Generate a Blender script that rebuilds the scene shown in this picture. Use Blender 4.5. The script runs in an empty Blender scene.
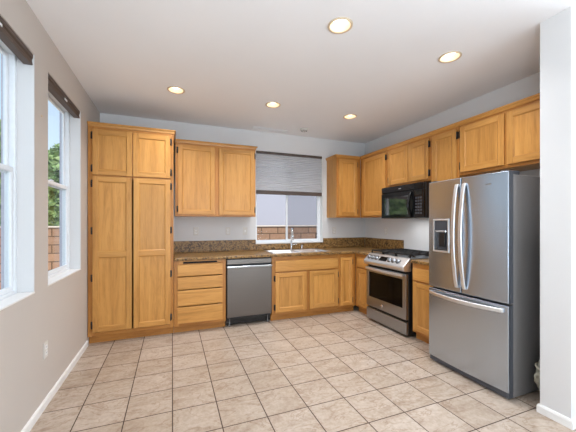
import bpy, bmesh, math, random
from mathutils import Vector, Matrix
random.seed(7)
S = bpy.context.scene
COL = S.collection
PI = math.pi

# ------------------------------------------------------------------ camera
cam_d = bpy.data.cameras.new('camera')
cam_d.sensor_fit = 'HORIZONTAL'; cam_d.sensor_width = 36.0
cam_d.lens = 36.0*297.0/576.0
cam_d.shift_y = 7.0/576.0
cam_d.clip_start = 0.05
cam = bpy.data.objects.new('camera', cam_d); COL.objects.link(cam)
cam.location = (0.862, -4.412, 1.333)
cam.rotation_euler = (PI/2, 0, math.radians(-21.3))
S.camera = cam

# ------------------------------------------------------------------ view + world + light
S.view_settings.view_transform = 'Standard'
S.view_settings.look = 'None'
S.view_settings.gamma = 1.0
S.view_settings.use_curve_mapping = False
S.view_settings.exposure = 0.12

W = bpy.data.worlds.new('world'); S.world = W; W.use_nodes = True
wn = W.node_tree; wn.nodes.clear()
w_out = wn.nodes.new('ShaderNodeOutputWorld'); w_bg = wn.nodes.new('ShaderNodeBackground')
w_sky = wn.nodes.new('ShaderNodeTexSky')
w_sky.sky_type = 'NISHITA'; w_sky.sun_disc = False
w_sky.sun_elevation = math.radians(65); w_sky.sun_rotation = math.radians(180)
w_sky.air_density = 1.0; w_sky.dust_density = 2.0; w_sky.ozone_density = 1.0
w_bg.inputs['Strength'].default_value = 0.38
w_mix = wn.nodes.new('ShaderNodeMix'); w_mix.data_type = 'RGBA'; w_mix.inputs[0].default_value = .75
w_mix.inputs[7].default_value = (1.9, 2.15, 2.4, 1)
wn.links.new(w_sky.outputs[0], w_mix.inputs[6]); wn.links.new(w_mix.outputs[2], w_bg.inputs['Color']); wn.links.new(w_bg.outputs[0], w_out.inputs['Surface'])

def area(name, loc, rot, sx, sy, power, color, spread=180):
    l = bpy.data.lights.new(name, 'AREA'); l.shape = 'RECTANGLE'; l.size = sx; l.size_y = sy
    l.energy = power; l.color = color; l.spread = math.radians(spread)
    o = bpy.data.objects.new(name, l); o.location = loc; o.rotation_euler = rot; COL.objects.link(o); return o
# added fill lamps, unseen behind the camera, tilted up to brighten the ceiling
area('left_fill', (-.25, -5.85, 1.1), (0, -PI/2-1.15, 0), 1.8, 2.2, 145, (0.73, 0.865, 1.0))
area('rear_fill', (2.9, -8.25, .8), (-PI/2-1.25, 0, PI), 4.2, 1.3, 260, (0.73, 0.865, 1.0))
area('east_fill', (6.95, -5.6, 1.1), (0, PI/2+1.1, 0), 1.4, 3.0, 190, (0.73, 0.865, 1.0))
sun_d = bpy.data.lights.new('sun', 'SUN'); sun_d.energy = 3.0; sun_d.angle = math.radians(1.0); sun_d.color = (1.0, .95, .88)
sun = bpy.data.objects.new('sun', sun_d); COL.objects.link(sun)
sun.rotation_euler = Vector((-.10, .58, -1.0)).to_track_quat('-Z', 'Y').to_euler()
CAN_POWER = 8.3
CAN_COLOR = (0.98, 0.98, 1.0)

# ------------------------------------------------------------------ materials
def lin(c):
    return tuple(((v/255.0)/12.92 if v/255.0 <= .04045 else ((v/255.0+.055)/1.055)**2.4) for v in c) + (1.0,)

class G:
    """small node-graph helper"""
    def __init__(self, name):
        self.m = bpy.data.materials.new(name); self.m.use_nodes = True
        self.t = self.m.node_tree; self.t.nodes.clear()
        self.out = self.n('ShaderNodeOutputMaterial'); self.b = self.n('ShaderNodeBsdfPrincipled')
        self.l(self.b.outputs[0], self.out.inputs['Surface'])
    def n(self, kind, **kw):
        x = self.t.nodes.new(kind)
        for k, v in kw.items(): setattr(x, k, v)
        return x
    def l(self, a, b): self.t.links.new(a, b)
    def coord(self, scale=(1, 1, 1), rnd=0.0, rot=(0, 0, 0), out='Object'):
        c = self.n('ShaderNodeTexCoord'); m = self.n('ShaderNodeMapping')
        m.inputs['Scale'].default_value = scale; m.inputs['Rotation'].default_value = rot
        self.l(c.outputs[out], m.inputs['Vector'])
        if rnd:
            oi = self.n('ShaderNodeObjectInfo'); mu = self.n('ShaderNodeMath', operation='MULTIPLY')
            mu.inputs[1].default_value = rnd; self.l(oi.outputs['Random'], mu.inputs[0])
            cb = self.n('ShaderNodeCombineXYZ')
            for i in range(3): self.l(mu.outputs[0], cb.inputs[i])
            self.l(cb.outputs[0], m.inputs['Location'])
        return m.outputs[0]
    def noise(self, vec, scale, detail=4, rough=.55, dist=0.0):
        x = self.n('ShaderNodeTexNoise'); x.inputs['Scale'].default_value = scale
        x.inputs['Detail'].default_value = detail; x.inputs['Roughness'].default_value = rough
        x.inputs['Distortion'].default_value = dist
        if vec is not None: self.l(vec, x.inputs['Vector'])
        return x.outputs['Fac']
    def ramp(self, fac, stops):
        r = self.n('ShaderNodeValToRGB'); e = r.color_ramp.elements
        while len(e) < len(stops): e.new(.5)
        for i, (p, c) in enumerate(stops): e[i].position = p; e[i].color = c
        self.l(fac, r.inputs['Fac']); return r.outputs['Color']
    def mix(self, fac, a, b, mode='MIX'):
        x = self.n('ShaderNodeMix', data_type='RGBA', blend_type=mode)
        for s, v in ((x.inputs[0], fac), (x.inputs[6], a), (x.inputs[7], b)):
            if hasattr(v, 'links'): self.l(v, s)
            else: s.default_value = v
        return x.outputs[2]
    def bump(self, h, strength=.2, dist=.01):
        x = self.n('ShaderNodeBump'); x.inputs['Strength'].default_value = strength; x.inputs['Distance'].default_value = dist
        self.l(h, x.inputs['Height']); self.l(x.outputs[0], self.b.inputs['Normal'])
    def set(self, col=None, rough=None, metal=None, **kw):
        i = self.b.inputs
        if col is not None:
            if hasattr(col, 'links'): self.l(col, i['Base Color'])
            else: i['Base Color'].default_value = col
        if rough is not None:
            if hasattr(rough, 'links'): self.l(rough, i['Roughness'])
            else: i['Roughness'].default_value = rough
        if metal is not None: i['Metallic'].default_value = metal
        for k, v in kw.items(): i[k].default_value = v
        return self.m

def plain(name, c, rough=.5, metal=0.0, grain=0.0, gs=40, **kw):
    g = G(name); col = lin(c)
    f = g.noise(g.coord(), gs, 3)
    a = tuple(max(0, v*(1-grain-.02)) for v in col[:3])+(1,); b = tuple(min(1, v*(1+grain+.02)) for v in col[:3])+(1,)
    return g.set(g.ramp(f, [(.3, a), (.7, b)]), rough, metal, **kw)

def wall_paint(name, c, bump=.06):
    g = G(name); v = g.coord()
    g.set(g.ramp(g.noise(v, 2.0, 2), [(.3, tuple(x*.985 for x in lin(c)[:3])+(1,)), (.7, lin(c))]), .85)
    g.bump(g.noise(v, 90, 3), bump, .004); return g.m

def oak(name, direction, light=(212, 157, 86), dark=(189, 130, 62)):
    """honey oak: direction = axis index of the grain"""
    g = G(name)
    sc = [11.0, 11.0, 11.0]; sc[direction] = .9
    v = g.coord(tuple(sc), 37.0)
    f1 = g.noise(v, 1.0, 7, .7, .8)
    sc2 = [5.0, 5.0, 5.0]; sc2[direction] = .55
    v2 = g.coord(tuple(sc2), 19.0)
    w = g.n('ShaderNodeTexWave', wave_type='RINGS', rings_direction='XYZ'[direction])
    w.inputs['Scale'].default_value = 1.1; w.inputs['Distortion'].default_value = 7.0
    w.inputs['Detail'].default_value = 2.0; w.inputs['Detail Scale'].default_value = .7
    g.l(v2, w.inputs['Vector'])
    sc3 = [95.0, 95.0, 95.0]; sc3[direction] = 7.0
    f3 = g.noise(g.coord(tuple(sc3), 11.0), 1.0, 2)
    mid = tuple((a*.55+b*.45) for a, b in zip(light, dark))
    deep = tuple(v*.91 for v in dark)
    c1 = g.ramp(f1, [(.3, lin(deep)), (.5, lin(mid)), (.7, lin(light))])
    c2 = g.ramp(w.outputs['Fac'], [(.0, lin(dark)), (.35, lin(mid)), (1.0, lin(light))])
    c = g.mix(.12, c1, c2)
    pores = g.ramp(f3, [(.36, (.66, .56, .46, 1)), (.5, (1, 1, 1, 1))])
    c = g.mix(.3, c, pores, 'MULTIPLY')
    oi = g.n('ShaderNodeObjectInfo'); mr = g.n('ShaderNodeMapRange'); mr.inputs['To Min'].default_value = .9; mr.inputs['To Max'].default_value = 1.08
    g.l(oi.outputs['Random'], mr.inputs['Value'])
    hs = g.n('ShaderNodeHueSaturation'); g.l(mr.outputs[0], hs.inputs['Value']); g.l(c, hs.inputs['Color']); c = hs.outputs[0]
    g.set(c, .34, **{'Specular IOR Level': .4})
    g.bump(f3, .05, .002)
    return g.m

OAK = [oak('oak_grain_x', 0), oak('oak_grain_y', 1), oak('oak_grain_z', 2)]
OAKX, OAKZ = OAK[0], OAK[2]
FRX = oak('oak_frame_grain_x', 0, (198, 138, 70), (172, 110, 48)); FRZ = oak('oak_frame_grain_z', 2, (198, 138, 70), (172, 110, 48))
M = {}
M['paint'] = wall_paint('paint_white', (220, 219, 218))
M['paint_left'] = wall_paint('paint_shaded', (200, 191, 182))  # same white wall paint, darkened in the colour to stand for shade
M['ceiling'] = wall_paint('paint_ceiling', (244, 243, 243), .25)
M['trim'] = plain('white_trim', (240, 239, 236), .35)
M['vinyl'] = plain('white_vinyl', (236, 239, 242), .3)
M['hinge'] = plain('dark_bronze', (24, 18, 15), .4)
M['dark'] = plain('dark_void', (14, 12, 11), .7)
M['black'] = plain('black_enamel', (12, 11, 12), .18)
M['blackmat'] = plain('black_plastic', (22, 21, 22), .45)
M['iron'] = plain('cast_iron', (24, 23, 24), .5, .2, .15, 120)
M['greypaint'] = plain('grey_painted_steel', (126, 122, 120), .4)
M['greydark'] = plain('dark_grey_plastic', (70, 72, 78), .5)
M['chrome'] = plain('chrome', (225, 226, 228), .09, 1.0)
M['plate'] = plain('outlet_plate', (216, 212, 205), .4)
M['shade_brown'] = plain('brown_shade_metal', (88, 75, 68), .55, 0, .05, 200)
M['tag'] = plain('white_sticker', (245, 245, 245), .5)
M['roofslab'] = plain('roof_slab', (150, 140, 130), .9)
M['concrete'] = plain('patio_concrete', (165, 158, 150), .9, 0, .08, 12)
M['stucco'] = plain('lavender_grey_stucco', (200, 197, 207), .95, 0, .05, 60)
M['bark'] = plain('bark', (92, 74, 58), .9, 0, .2, 30)
M['bag'] = plain('grey_green_cloth', (168, 164, 148), .9, 0, .3, 45)
M['bagcord'] = plain('cream_cord', (214, 206, 186), .8)

def stainless(name, base=(150, 149, 149), rough=.3, axis=2):
    g = G(name)
    sc = [260.0]*3; sc[axis] = 2.0
    f = g.noise(g.coord(tuple(sc)), 1.0, 2)
    a = lin(base); b = tuple(v*.96 for v in a[:3])+(1,)
    g.set(g.ramp(f, [(.35, b), (.65, a)]), rough, 1.0)
    return g.m
M['steel'] = stainless('stainless_brushed', (188, 199, 212), .27)
M['steelh'] = stainless('stainless_brushed_across', (170, 175, 181), .3, 0)
M['steeldw'] = stainless('stainless_dishwasher', (114, 107, 101), .32, 0)
M['sinksteel'] = stainless('stainless_sink', (238, 239, 241), .3, 0)
M['steelbright'] = stainless('stainless_satin_handle', (228, 228, 228), .42)

def glossy_black(name, tint=(16, 16, 18), ior=1.9, rough=.04):
    g = G(name); f = g.noise(g.coord(), 3, 1)
    g.set(g.ramp(f, [(0, lin(tint)), (1, lin(tuple(t+3 for t in tint)))]), rough, IOR=ior); return g.m
M['ovenglass'] = glossy_black('black_oven_glass', (6, 6, 6), 1.22, .08)
M['mwglass'] = glossy_black('black_microwave_glass', (34, 36, 40), 2.9, .05)

def glass():
    g = G('window_glass')
    tr = g.n('ShaderNodeBsdfTransparent'); gl = g.n('ShaderNodeBsdfGlossy'); gl.inputs['Roughness'].default_value = .02
    tr.inputs['Color'].default_value = (.94, .97, .98, 1)
    lw = g.n('ShaderNodeLayerWeight'); pw = g.n('ShaderNodeMath', operation='POWER'); pw.inputs[1].default_value = 5.0
    ml = g.n('ShaderNodeMath', operation='MULTIPLY_ADD'); ml.inputs[1].default_value = .3; ml.inputs[2].default_value = .001
    g.l(lw.outputs['Facing'], pw.inputs[0]); g.l(pw.outputs[0], ml.inputs[0])
    mx = g.n('ShaderNodeMixShader'); g.l(ml.outputs[0], mx.inputs[0]); g.l(tr.outputs[0], mx.inputs[1]); g.l(gl.outputs[0], mx.inputs[2])
    g.l(mx.outputs[0], g.out.inputs['Surface']); g.t.nodes.remove(g.b); return g.m
M['glass'] = glass()
def screen():
    g = G('insect_screen_mesh')
    tr = g.n('ShaderNodeBsdfTransparent'); df = g.n('ShaderNodeBsdfDiffuse'); df.inputs['Color'].default_value = lin((92, 94, 108))
    mx = g.n('ShaderNodeMixShader'); mx.inputs[0].default_value = .2
    g.l(tr.outputs[0], mx.inputs[1]); g.l(df.outputs[0], mx.inputs[2]); g.l(mx.outputs[0], g.out.inputs['Surface']); g.t.nodes.remove(g.b); return g.m
M['screen'] = screen()
def shade_fabric():
    g = G('pleated_shade_fabric')
    df = g.n('ShaderNodeBsdfDiffuse'); tl = g.n('ShaderNodeBsdfTranslucent')
    f = g.noise(g.coord((3, 3, 60)), 1.0, 2)
    c = g.ramp(f, [(.3, lin((214, 213, 214))), (.7, lin((232, 231, 232)))])
    g.l(c, df.inputs['Color']); g.l(c, tl.inputs['Color'])
    mx = g.n('ShaderNodeMixShader'); mx.inputs[0].default_value = .45
    g.l(df.outputs[0], mx.inputs[1]); g.l(tl.outputs[0], mx.inputs[2]); g.l(mx.outputs[0], g.out.inputs['Surface']); g.t.nodes.remove(g.b); return g.m
M['fabric'] = shade_fabric()

def granite():
    g = G('brown_granite')
    v = g.coord((1, 1, 1))
    a = g.noise(v, 18, 4, .7); b = g.noise(v, 42, 3, .75)
    vo = g.n('ShaderNodeTexVoronoi'); vo.inputs['Scale'].default_value = 64; g.l(v, vo.inputs['Vector'])
    base = g.ramp(a, [(.28, lin((80, 56, 34))), (.45, lin((146, 108, 60))), (.6, lin((168, 132, 80))), (.78, lin((104, 78, 50)))])
    sp = g.ramp(b, [(.38, lin((30, 24, 20))), (.46, lin((136, 100, 56))), (.62, lin((172, 138, 88))), (.7, lin((206, 190, 162)))])
    c = g.mix(.6, base, sp)
    vr = g.n('ShaderNodeSeparateColor'); g.l(vo.outputs['Color'], vr.inputs[0])
    c = g.mix(g.ramp(vr.outputs[0], [(.74, (0, 0, 0, 1)), (.8, (.75, .75, .75, 1))]), c, lin((46, 36, 28)))
    g.set(c, .3, **{'Specular IOR Level': .25}); return g.m
M['granite'] = granite()

def tile():
    g = G('beige_floor_tile')
    tc = g.n('ShaderNodeTexCoord'); mp = g.n('ShaderNodeMapping')
    T = .3045
    mp.inputs['Location'].default_value = (-.864+T*10, 2.152+T*30, 0)
    g.l(tc.outputs['Object'], mp.inputs['Vector'])
    br = g.n('ShaderNodeTexBrick'); br.offset = 0.0; br.squash = 1.0
    br.inputs['Scale'].default_value = 1.0; br.inputs['Brick Width'].default_value = T; br.inputs['Row Height'].default_value = T
    br.inputs['Mortar Size'].default_value = .0038; br.inputs['Mortar Smooth'].default_value = .15; br.inputs['Bias'].default_value = 0
    br.inputs['Color1'].default_value = (0, 0, 0, 1); br.inputs['Color2'].default_value = (1, 1, 1, 1)
    g.l(mp.outputs[0], br.inputs['Vector'])
    # every tile gets its own piece of stone
    off = g.n('ShaderNodeVectorMath', operation='MULTIPLY'); off.inputs[1].default_value = (9, 5, 7); g.l(br.outputs['Color'], off.inputs[0])
    add = g.n('ShaderNodeVectorMath', operation='ADD'); g.l(tc.outputs['Object'], add.inputs[0]); g.l(off.outputs[0], add.inputs[1])
    rot = g.n('ShaderNodeMapping'); rot.inputs['Rotation'].default_value = (0, 0, .7); rot.inputs['Scale'].default_value = (1, 2.2, 1); g.l(add.outputs[0], rot.inputs['Vector'])
    f1 = g.noise(rot.outputs[0], 3.2, 6, .62, .8); f2 = g.noise(add.outputs[0], 38, 4, .65)
    c = g.ramp(f1, [(.28, lin((152, 128, 108))), (.46, lin((184, 167, 150))), (.66, lin((200, 186, 172)))])
    c = g.mix(.35, c, g.ramp(f2, [(.35, lin((154, 136, 118))), (.65, lin((204, 190, 176)))]))
    vein = g.ramp(g.noise(rot.outputs[0], 2.4, 5, .6, 1.5), [(.475, (1, 1, 1, 1)), (.5, (.58, .45, .34, 1)), (.52, (1, 1, 1, 1))])
    c = g.mix(.6, c, vein, 'MULTIPLY')
    tone = g.ramp(br.outputs['Color'], [(0, (.86, .83, .79, 1)), (1, (1.0, 1.0, 1.0, 1))])
    c = g.mix(1.0, c, tone, 'MULTIPLY')
    c = g.mix(br.outputs['Fac'], c, lin((74, 56, 45)))
    r = g.n('ShaderNodeMapRange'); r.inputs['To Min'].default_value = .36; r.inputs['To Max'].default_value = .85
    g.l(br.outputs['Fac'], r.inputs['Value'])
    g.set(c, r.outputs[0], **{'Specular IOR Level': .45})
    inv = g.n('ShaderNodeMath', operation='SUBTRACT'); inv.inputs[0].default_value = 1; g.l(br.outputs['Fac'], inv.inputs[1])
    g.bump(inv.outputs[0], .5, .002); return g.m
M['tile'] = tile()

def block():
    g = G('garden_block')
    tc = g.n('ShaderNodeTexCoord'); sx = g.n('ShaderNodeSeparateXYZ'); cb = g.n('ShaderNodeCombineXYZ')
    g.l(tc.outputs['Object'], sx.inputs[0]); g.l(sx.outputs[0], cb.inputs[0]); g.l(sx.outputs[2], cb.inputs[1])
    br = g.n('ShaderNodeTexBrick'); br.inputs['Scale'].default_value = 1; br.inputs['Brick Width'].default_value = .40; br.inputs['Row Height'].default_value = .155
    br.inputs['Mortar Size'].default_value = .012; br.inputs['Mortar Smooth'].default_value = .2
    br.inputs['Color1'].default_value = lin((206, 158, 126)); br.inputs['Color2'].default_value = lin((182, 142, 116)); br.inputs['Mortar'].default_value = lin((84, 66, 54))
    g.l(cb.outputs[0], br.inputs['Vector'])
    c = g.mix(.25, br.outputs['Color'], g.ramp(g.noise(tc.outputs['Object'], 14, 4), [(.3, lin((140, 100, 76))), (.7, lin((214, 176, 146)))]))
    g.set(c, .95); g.bump(br.outputs['Fac'], -.6, .01); return g.m
M['block'] = block()

def leafmat(name, a, b):
    g = G(name); f = g.noise(g.coord(), 5, 3)
    g.set(g.ramp(f, [(.35, lin(a)), (.65, lin(b))]), .55); return g.m
M['leaf'] = leafmat('leaf_green', (112, 148, 74), (198, 214, 140))
M['leaf2'] = leafmat('leaf_olive', (104, 138, 76), (184, 204, 136))

def emit(name, c, s):
    g = G(name); f = g.noise(g.coord(), 10, 1)
    g.set(lin((230, 220, 200)) if s > .5 else lin((20, 24, 24)), .3)
    g.l(g.ramp(f, [(0, lin(c)), (1, lin(c))]), g.b.inputs['Emission Color']); g.b.inputs['Emission Strength'].default_value = s
    return g.m
M['lens'] = emit('lamp_lens', (255, 244, 226), 3.0)
M['display'] = emit('display_dark', (40, 70, 60), .03)
M['baffle'] = plain('cream_reflector', (236, 220, 194), .4)
M['canrim'] = plain('cream_trim_ring', (214, 194, 166), .45)

# ------------------------------------------------------------------ mesh helpers
class MB:
    def __init__(self): self.bm = bmesh.new(); self.mats = []
    def mi(self, m):
        if m not in self.mats: self.mats.append(m)
        return self.mats.index(m)
    def box(self, x0, y0, z0, x1, y1, z1, m, bev=0.0, seg=1):
        b = bmesh.new(); bmesh.ops.create_cube(b, size=1.0)
        for v in b.verts: v.co = Vector(((x0+x1)/2+v.co.x*(x1-x0), (y0+y1)/2+v.co.y*(y1-y0), (z0+z1)/2+v.co.z*(z1-z0)))
        if bev: bmesh.ops.bevel(b, geom=b.edges[:], offset=bev, segments=seg, affect='EDGES', profile=.5)
        self.add(b, m); return self
    def add(self, b, m, smooth=False):
        i = self.mi(m)
        bmesh.ops.recalc_face_normals(b, faces=b.faces[:])
        for f in b.faces: f.material_index = i; f.smooth = smooth
        me = bpy.data.meshes.new('tmp'); b.to_mesh(me); b.free(); self.bm.from_mesh(me); bpy.data.meshes.remove(me)
    def prism(self, poly, a0, a1, m, axis='x', bev=0.0, smooth=False, seg=2):
        """extrude a closed polygon. axis x: poly=(y,z); axis y: poly=(x,z); axis z: poly=(x,y)"""
        b = bmesh.new()
        def p(u, w, a): return {'x': (a, u, w), 'y': (u, a, w), 'z': (u, w, a)}[axis]
        A = [b.verts.new(p(u, w, a0)) for u, w in poly]; B = [b.verts.new(p(u, w, a1)) for u, w in poly]
        b.faces.new(A); b.faces.new(B[::-1]); n = len(poly)
        for i in range(n): b.faces.new((A[i], B[i], B[(i+1) % n], A[(i+1) % n]))
        bmesh.ops.recalc_face_normals(b, faces=b.faces[:])
        if bev: bmesh.ops.bevel(b, geom=b.edges[:], offset=bev, segments=seg, affect='EDGES', profile=.5)
        self.add(b, m, smooth); return self
    def lathe(self, prof, m, loc=(0, 0, 0), axis='z', n=24, caps=True):
        """prof: list of (radius, height) about axis"""
        b = bmesh.new(); rings = []
        for r, h in prof:
            ring = []
            for k in range(n):
                a = 2*PI*k/n; c, s = r*math.cos(a), r*math.sin(a)
                co = {'z': (c, s, h), 'y': (c, h, s), 'x': (h, c, s)}[axis]
                ring.append(b.verts.new(Vector(co)+Vector(loc)))
            rings.append(ring)
        for i in range(len(rings)-1):
            for k in range(n): b.faces.new((rings[i][k], rings[i][(k+1) % n], rings[i+1][(k+1) % n], rings[i+1][k]))
        if caps:
            for ring in (rings[0], rings[-1]): b.faces.new(ring)
        self.add(b, m, True); return self
    def tube(self, pts, r, m, n=10, ry=None, caps=True):
        """round or flattened tube along points; r may be a list"""
        b = bmesh.new(); P = [Vector(p) for p in pts]; rings = []
        rr = r if isinstance(r, (list, tuple)) else [r]*len(P)
        ref = None
        for i, p in enumerate(P):
            t = (P[min(i+1, len(P)-1)]-P[max(i-1, 0)]).normalized()
            if ref is None:
                ref = Vector((0, 0, 1)) if abs(t.z) < .8 else Vector((1, 0, 0))
            u = (ref - t*ref.dot(t)).normalized(); w = t.cross(u); ref = u
            q = (ry or 1.0)
            rings.append([b.verts.new(p+u*(rr[i]*math.cos(2*PI*k/n))+w*(rr[i]*q*math.sin(2*PI*k/n))) for k in range(n)])
        for i in range(len(rings)-1):
            for k in range(n): b.faces.new((rings[i][k], rings[i][(k+1) % n], rings[i+1][(k+1) % n], rings[i+1][k]))
        if caps: b.faces.new(rings[0]); b.faces.new(rings[-1])
        self.add(b, m, True); return self
    def sweep_rect(self, pts, half_w, half_t, wdir, m, bev=.004):
        """rectangular bar along pts: wdir = fixed width direction"""
        b = bmesh.new(); P = [Vector(p) for p in pts]; wd = Vector(wdir).normalized(); rings = []
        for i, p in enumerate(P):
            t = (P[min(i+1, len(P)-1)]-P[max(i-1, 0)]).normalized(); nrm = t.cross(wd).normalized()
            k = bev; hw, ht = half_w, half_t
            prof = [(hw, ht-k), (hw-k, ht), (-hw+k, ht), (-hw, ht-k), (-hw, -ht+k), (-hw+k, -ht), (hw-k, -ht), (hw, -ht+k)]
            rings.append([b.verts.new(p+wd*u+nrm*w) for u, w in prof])
        n = 8
        for i in range(len(rings)-1):
            for k in range(n): b.faces.new((rings[i][k], rings[i][(k+1) % n], rings[i+1][(k+1) % n], rings[i+1][k]))
        b.faces.new(rings[0]); b.faces.new(rings[-1]); self.add(b, m); return self
    def sweep(self, prof, path, m):
        """moulding: prof = (outward, z) points (open profile closed by path side), path = (x, y) points, outward to the right of travel"""
        b = bmesh.new(); P = [Vector((x, y)) for x, y in path]; rings = []
        for i, p in enumerate(P):
            ds = []
            if i > 0: ds.append((P[i]-P[i-1]).normalized())
            if i < len(P)-1: ds.append((P[i+1]-P[i]).normalized())
            ns = [Vector((d.y, -d.x)) for d in ds]
            nn = ns[0] if len(ns) == 1 else (ns[0]+ns[1])/(1+ns[0].dot(ns[1]))
            rings.append([b.verts.new((p.x+nn.x*o, p.y+nn.y*o, z)) for o, z in prof])
        n = len(prof)
        for i in range(len(rings)-1):
            for k in range(n): b.faces.new((rings[i][k], rings[i][(k+1) % n], rings[i+1][(k+1) % n], rings[i+1][k]))
        b.faces.new(rings[0]); b.faces.new(rings[-1]); self.add(b, m); return self
    def grid(self, us, vs, solid, w0, w1, m, plane='xy', bev=0.0, seg=3):
        """slab made of grid cells; solid(u, v) tells which cells exist"""
        b = bmesh.new(); V = {}
        mp = {'xy': lambda u, v, w: (u, v, w), 'xz': lambda u, v, w: (u, w, v), 'yz': lambda u, v, w: (w, u, v)}[plane]
        def vt(i, j, k):
            if (i, j, k) not in V: V[i, j, k] = b.verts.new(mp(us[i], vs[j], (w0, w1)[k]))
            return V[i, j, k]
        nu, nv = len(us)-1, len(vs)-1
        ok = lambda i, j: 0 <= i < nu and 0 <= j < nv and solid((us[i]+us[i+1])/2, (vs[j]+vs[j+1])/2)
        for i in range(nu):
            for j in range(nv):
                if not ok(i, j): continue
                for k in (0, 1): b.faces.new((vt(i, j, k), vt(i+1, j, k), vt(i+1, j+1, k), vt(i, j+1, k)))
                for (di, dj, a, c) in ((-1, 0, (i, j), (i, j+1)), (1, 0, (i+1, j), (i+1, j+1)), (0, -1, (i, j), (i+1, j)), (0, 1, (i, j+1), (i+1, j+1))):
                    if not ok(i+di, j+dj): b.faces.new((vt(*a, 0), vt(*c, 0), vt(*c, 1), vt(*a, 1)))
        bmesh.ops.recalc_face_normals(b, faces=b.faces[:])
        if bev:
            es = [e for e in b.edges if len(e.link_faces) == 2 and e.calc_face_angle(0) > .8]
            bmesh.ops.bevel(b, geom=es, offset=bev, segments=seg, affect='EDGES', profile=.5)
        self.add(b, m); return self
    def build(self, name, parent=None, loc=None):
        me = bpy.data.meshes.new(name); self.bm.to_mesh(me); self.bm.free()
        for m in self.mats: me.materials.append(m)
        o = bpy.data.objects.new(name, me); COL.objects.link(o)
        if parent is not None: o.parent = parent
        if loc is not None: o.location = loc
        return o

def tag(o, label, cat, group=None, kind=None):
    o['label'] = label; o['category'] = cat
    if group: o['group'] = group
    if kind: o['kind'] = kind
    return o
def thing(name, label, cat, loc=(0, 0, 0), rz=0.0, group=None):
    o = bpy.data.objects.new(name, None); o.empty_display_size = .1; COL.objects.link(o)
    o.location = loc; o.rotation_euler = (0, 0, rz); return tag(o, label, cat, group)
def struct(mb, name, label, cat='room'):
    o = mb.build(name) if isinstance(mb, MB) else mb
    o['kind'] = 'structure'; o['label'] = label; o['category'] = cat; return o
def dup(root, loc, rz=0.0, label=None):
    r = root.copy(); COL.objects.link(r); r.location = loc; r.rotation_euler = (0, 0, rz)
    if label: r['label'] = label
    for ch in list(root.children):
        c = ch.copy(); COL.objects.link(c); c.parent = r
        for g in list(ch.children):
            d = g.copy(); COL.objects.link(d); d.parent = c
    return r

# ------------------------------------------------------------------ structure
H = 2.74; RW = 4.05
YB = -8.0; XE = 6.7          # the open room behind the camera
WZ0, WZ1 = 0.86, 2.46        # left windows
LW = [(-2.785, -1.933), (-1.705, -0.853)]
BWX0, BWX1, BWZ0, BWZ1 = 2.05, 3.205, 1.012, 2.445

struct(MB().grid([-.15, XE+.15], [YB-.15, .15], lambda u, v: True, -.12, 0, M['tile']), 'floor', 'beige stone tile floor with dark grout lines', 'floor')

PD = (-7.0, -4.7)   # patio door opening behind the camera
inl = lambda u, v: not (any(a < u < b and WZ0 < v < WZ1 for a, b in LW) or (PD[0] < u < PD[1] and v < 2.38))
struct(MB().grid([YB-.15, PD[0], PD[1]]+[t for p in LW for t in p]+[.15], [0, WZ0, 2.38, WZ1, H], inl, -.15, 0, M['paint_left'], 'yz'), 'wall_left', 'left wall with two deep windows, white paint darkened for shade', 'wall')
struct(MB().grid([0, BWX0, BWX1, RW], [0, BWZ0, BWZ1, H], lambda u, v: not (BWX0 < u < BWX1 and BWZ0 < v < BWZ1), 0, .15, M['paint'], 'xz'), 'wall_back', 'white back wall behind the sink', 'wall')
struct(MB().grid([-3.283, .15], [0, H], lambda u, v: True, RW, RW+.15, M['paint'], 'yz'), 'wall_right', 'white right wall behind the range', 'wall')
# short wall that ends beside the refrigerator (rounded corners)
struct(MB().grid([3.275, XE], [-3.283, -3.108], lambda u, v: True, 0, H, M['paint']), 'wall_partition', 'white end of the short wall right of the refrigerator', 'wall')
struct(MB().grid([YB, -7.2, -4.0, -3.283], [0, .4, 2.4, H], lambda u, v: not (-7.2 < u < -4.0 and .4 < v < 2.4), XE, XE+.15, M['paint'], 'yz'), 'wall_east', 'white far side wall of the adjoining room', 'wall')
struct(MB().grid([0, .8, 5.0, XE], [0, 2.4, H], lambda u, v: not (.8 < u < 5.0 and v < 2.4), YB-.15, YB, M['paint'], 'xz'), 'wall_rear', 'white rear wall with a wide patio opening', 'wall')

LIGHTS = [(1.977, -2.575), (0.90, -1.056), (1.979, -1.056), (3.05, -1.056), (3.055, -2.565)]
def ceiling():
    b = bmesh.new(); hs = .14
    xs = sorted(set([-.15, XE+.15]+[round(x+s, 4) for x, _ in LIGHTS for s in (-hs, hs)]))
    ys = sorted(set([YB-.15, .15]+[round(y+s, 4) for _, y in LIGHTS for s in (-hs, hs)]))
    for i in range(len(xs)-1):
        for j in range(len(ys)-1):
            x0, x1, y0, y1 = xs[i], xs[i+1], ys[j], ys[j+1]
            hit = [l for l in LIGHTS if x0 < l[0] < x1 and y0 < l[1] < y1]
            if not hit:
                b.faces.new([b.verts.new(p) for p in ((x0, y0, H), (x1, y0, H), (x1, y1, H), (x0, y1, H))]); continue
            cx, cy = hit[0]; n = 32; I = []; O = []
            for k in range(n):
                a = 2*PI*(k+.0)/n+PI/4; c, s = math.cos(a), math.sin(a); q = max(abs(c), abs(s))
                dx, dy = c/q, s/q
                I.append(b.verts.new((cx+.078*c, cy+.078*s, H)))
                O.append(b.verts.new((cx+dx*(x1-cx if dx > 0 else cx-x0), cy+dy*(y1-cy if dy > 0 else cy-y0), H)))
            for k in range(n): b.faces.new((I[k], I[(k+1) % n], O[(k+1) % n], O[k]))
    bmesh.ops.remove_doubles(b, verts=b.verts[:], dist=1e-4)
    mb = MB(); mb.add(b, M['ceiling'])
    return mb
struct(ceiling(), 'ceiling', 'white textured ceiling with recessed lights', 'ceiling')
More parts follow.
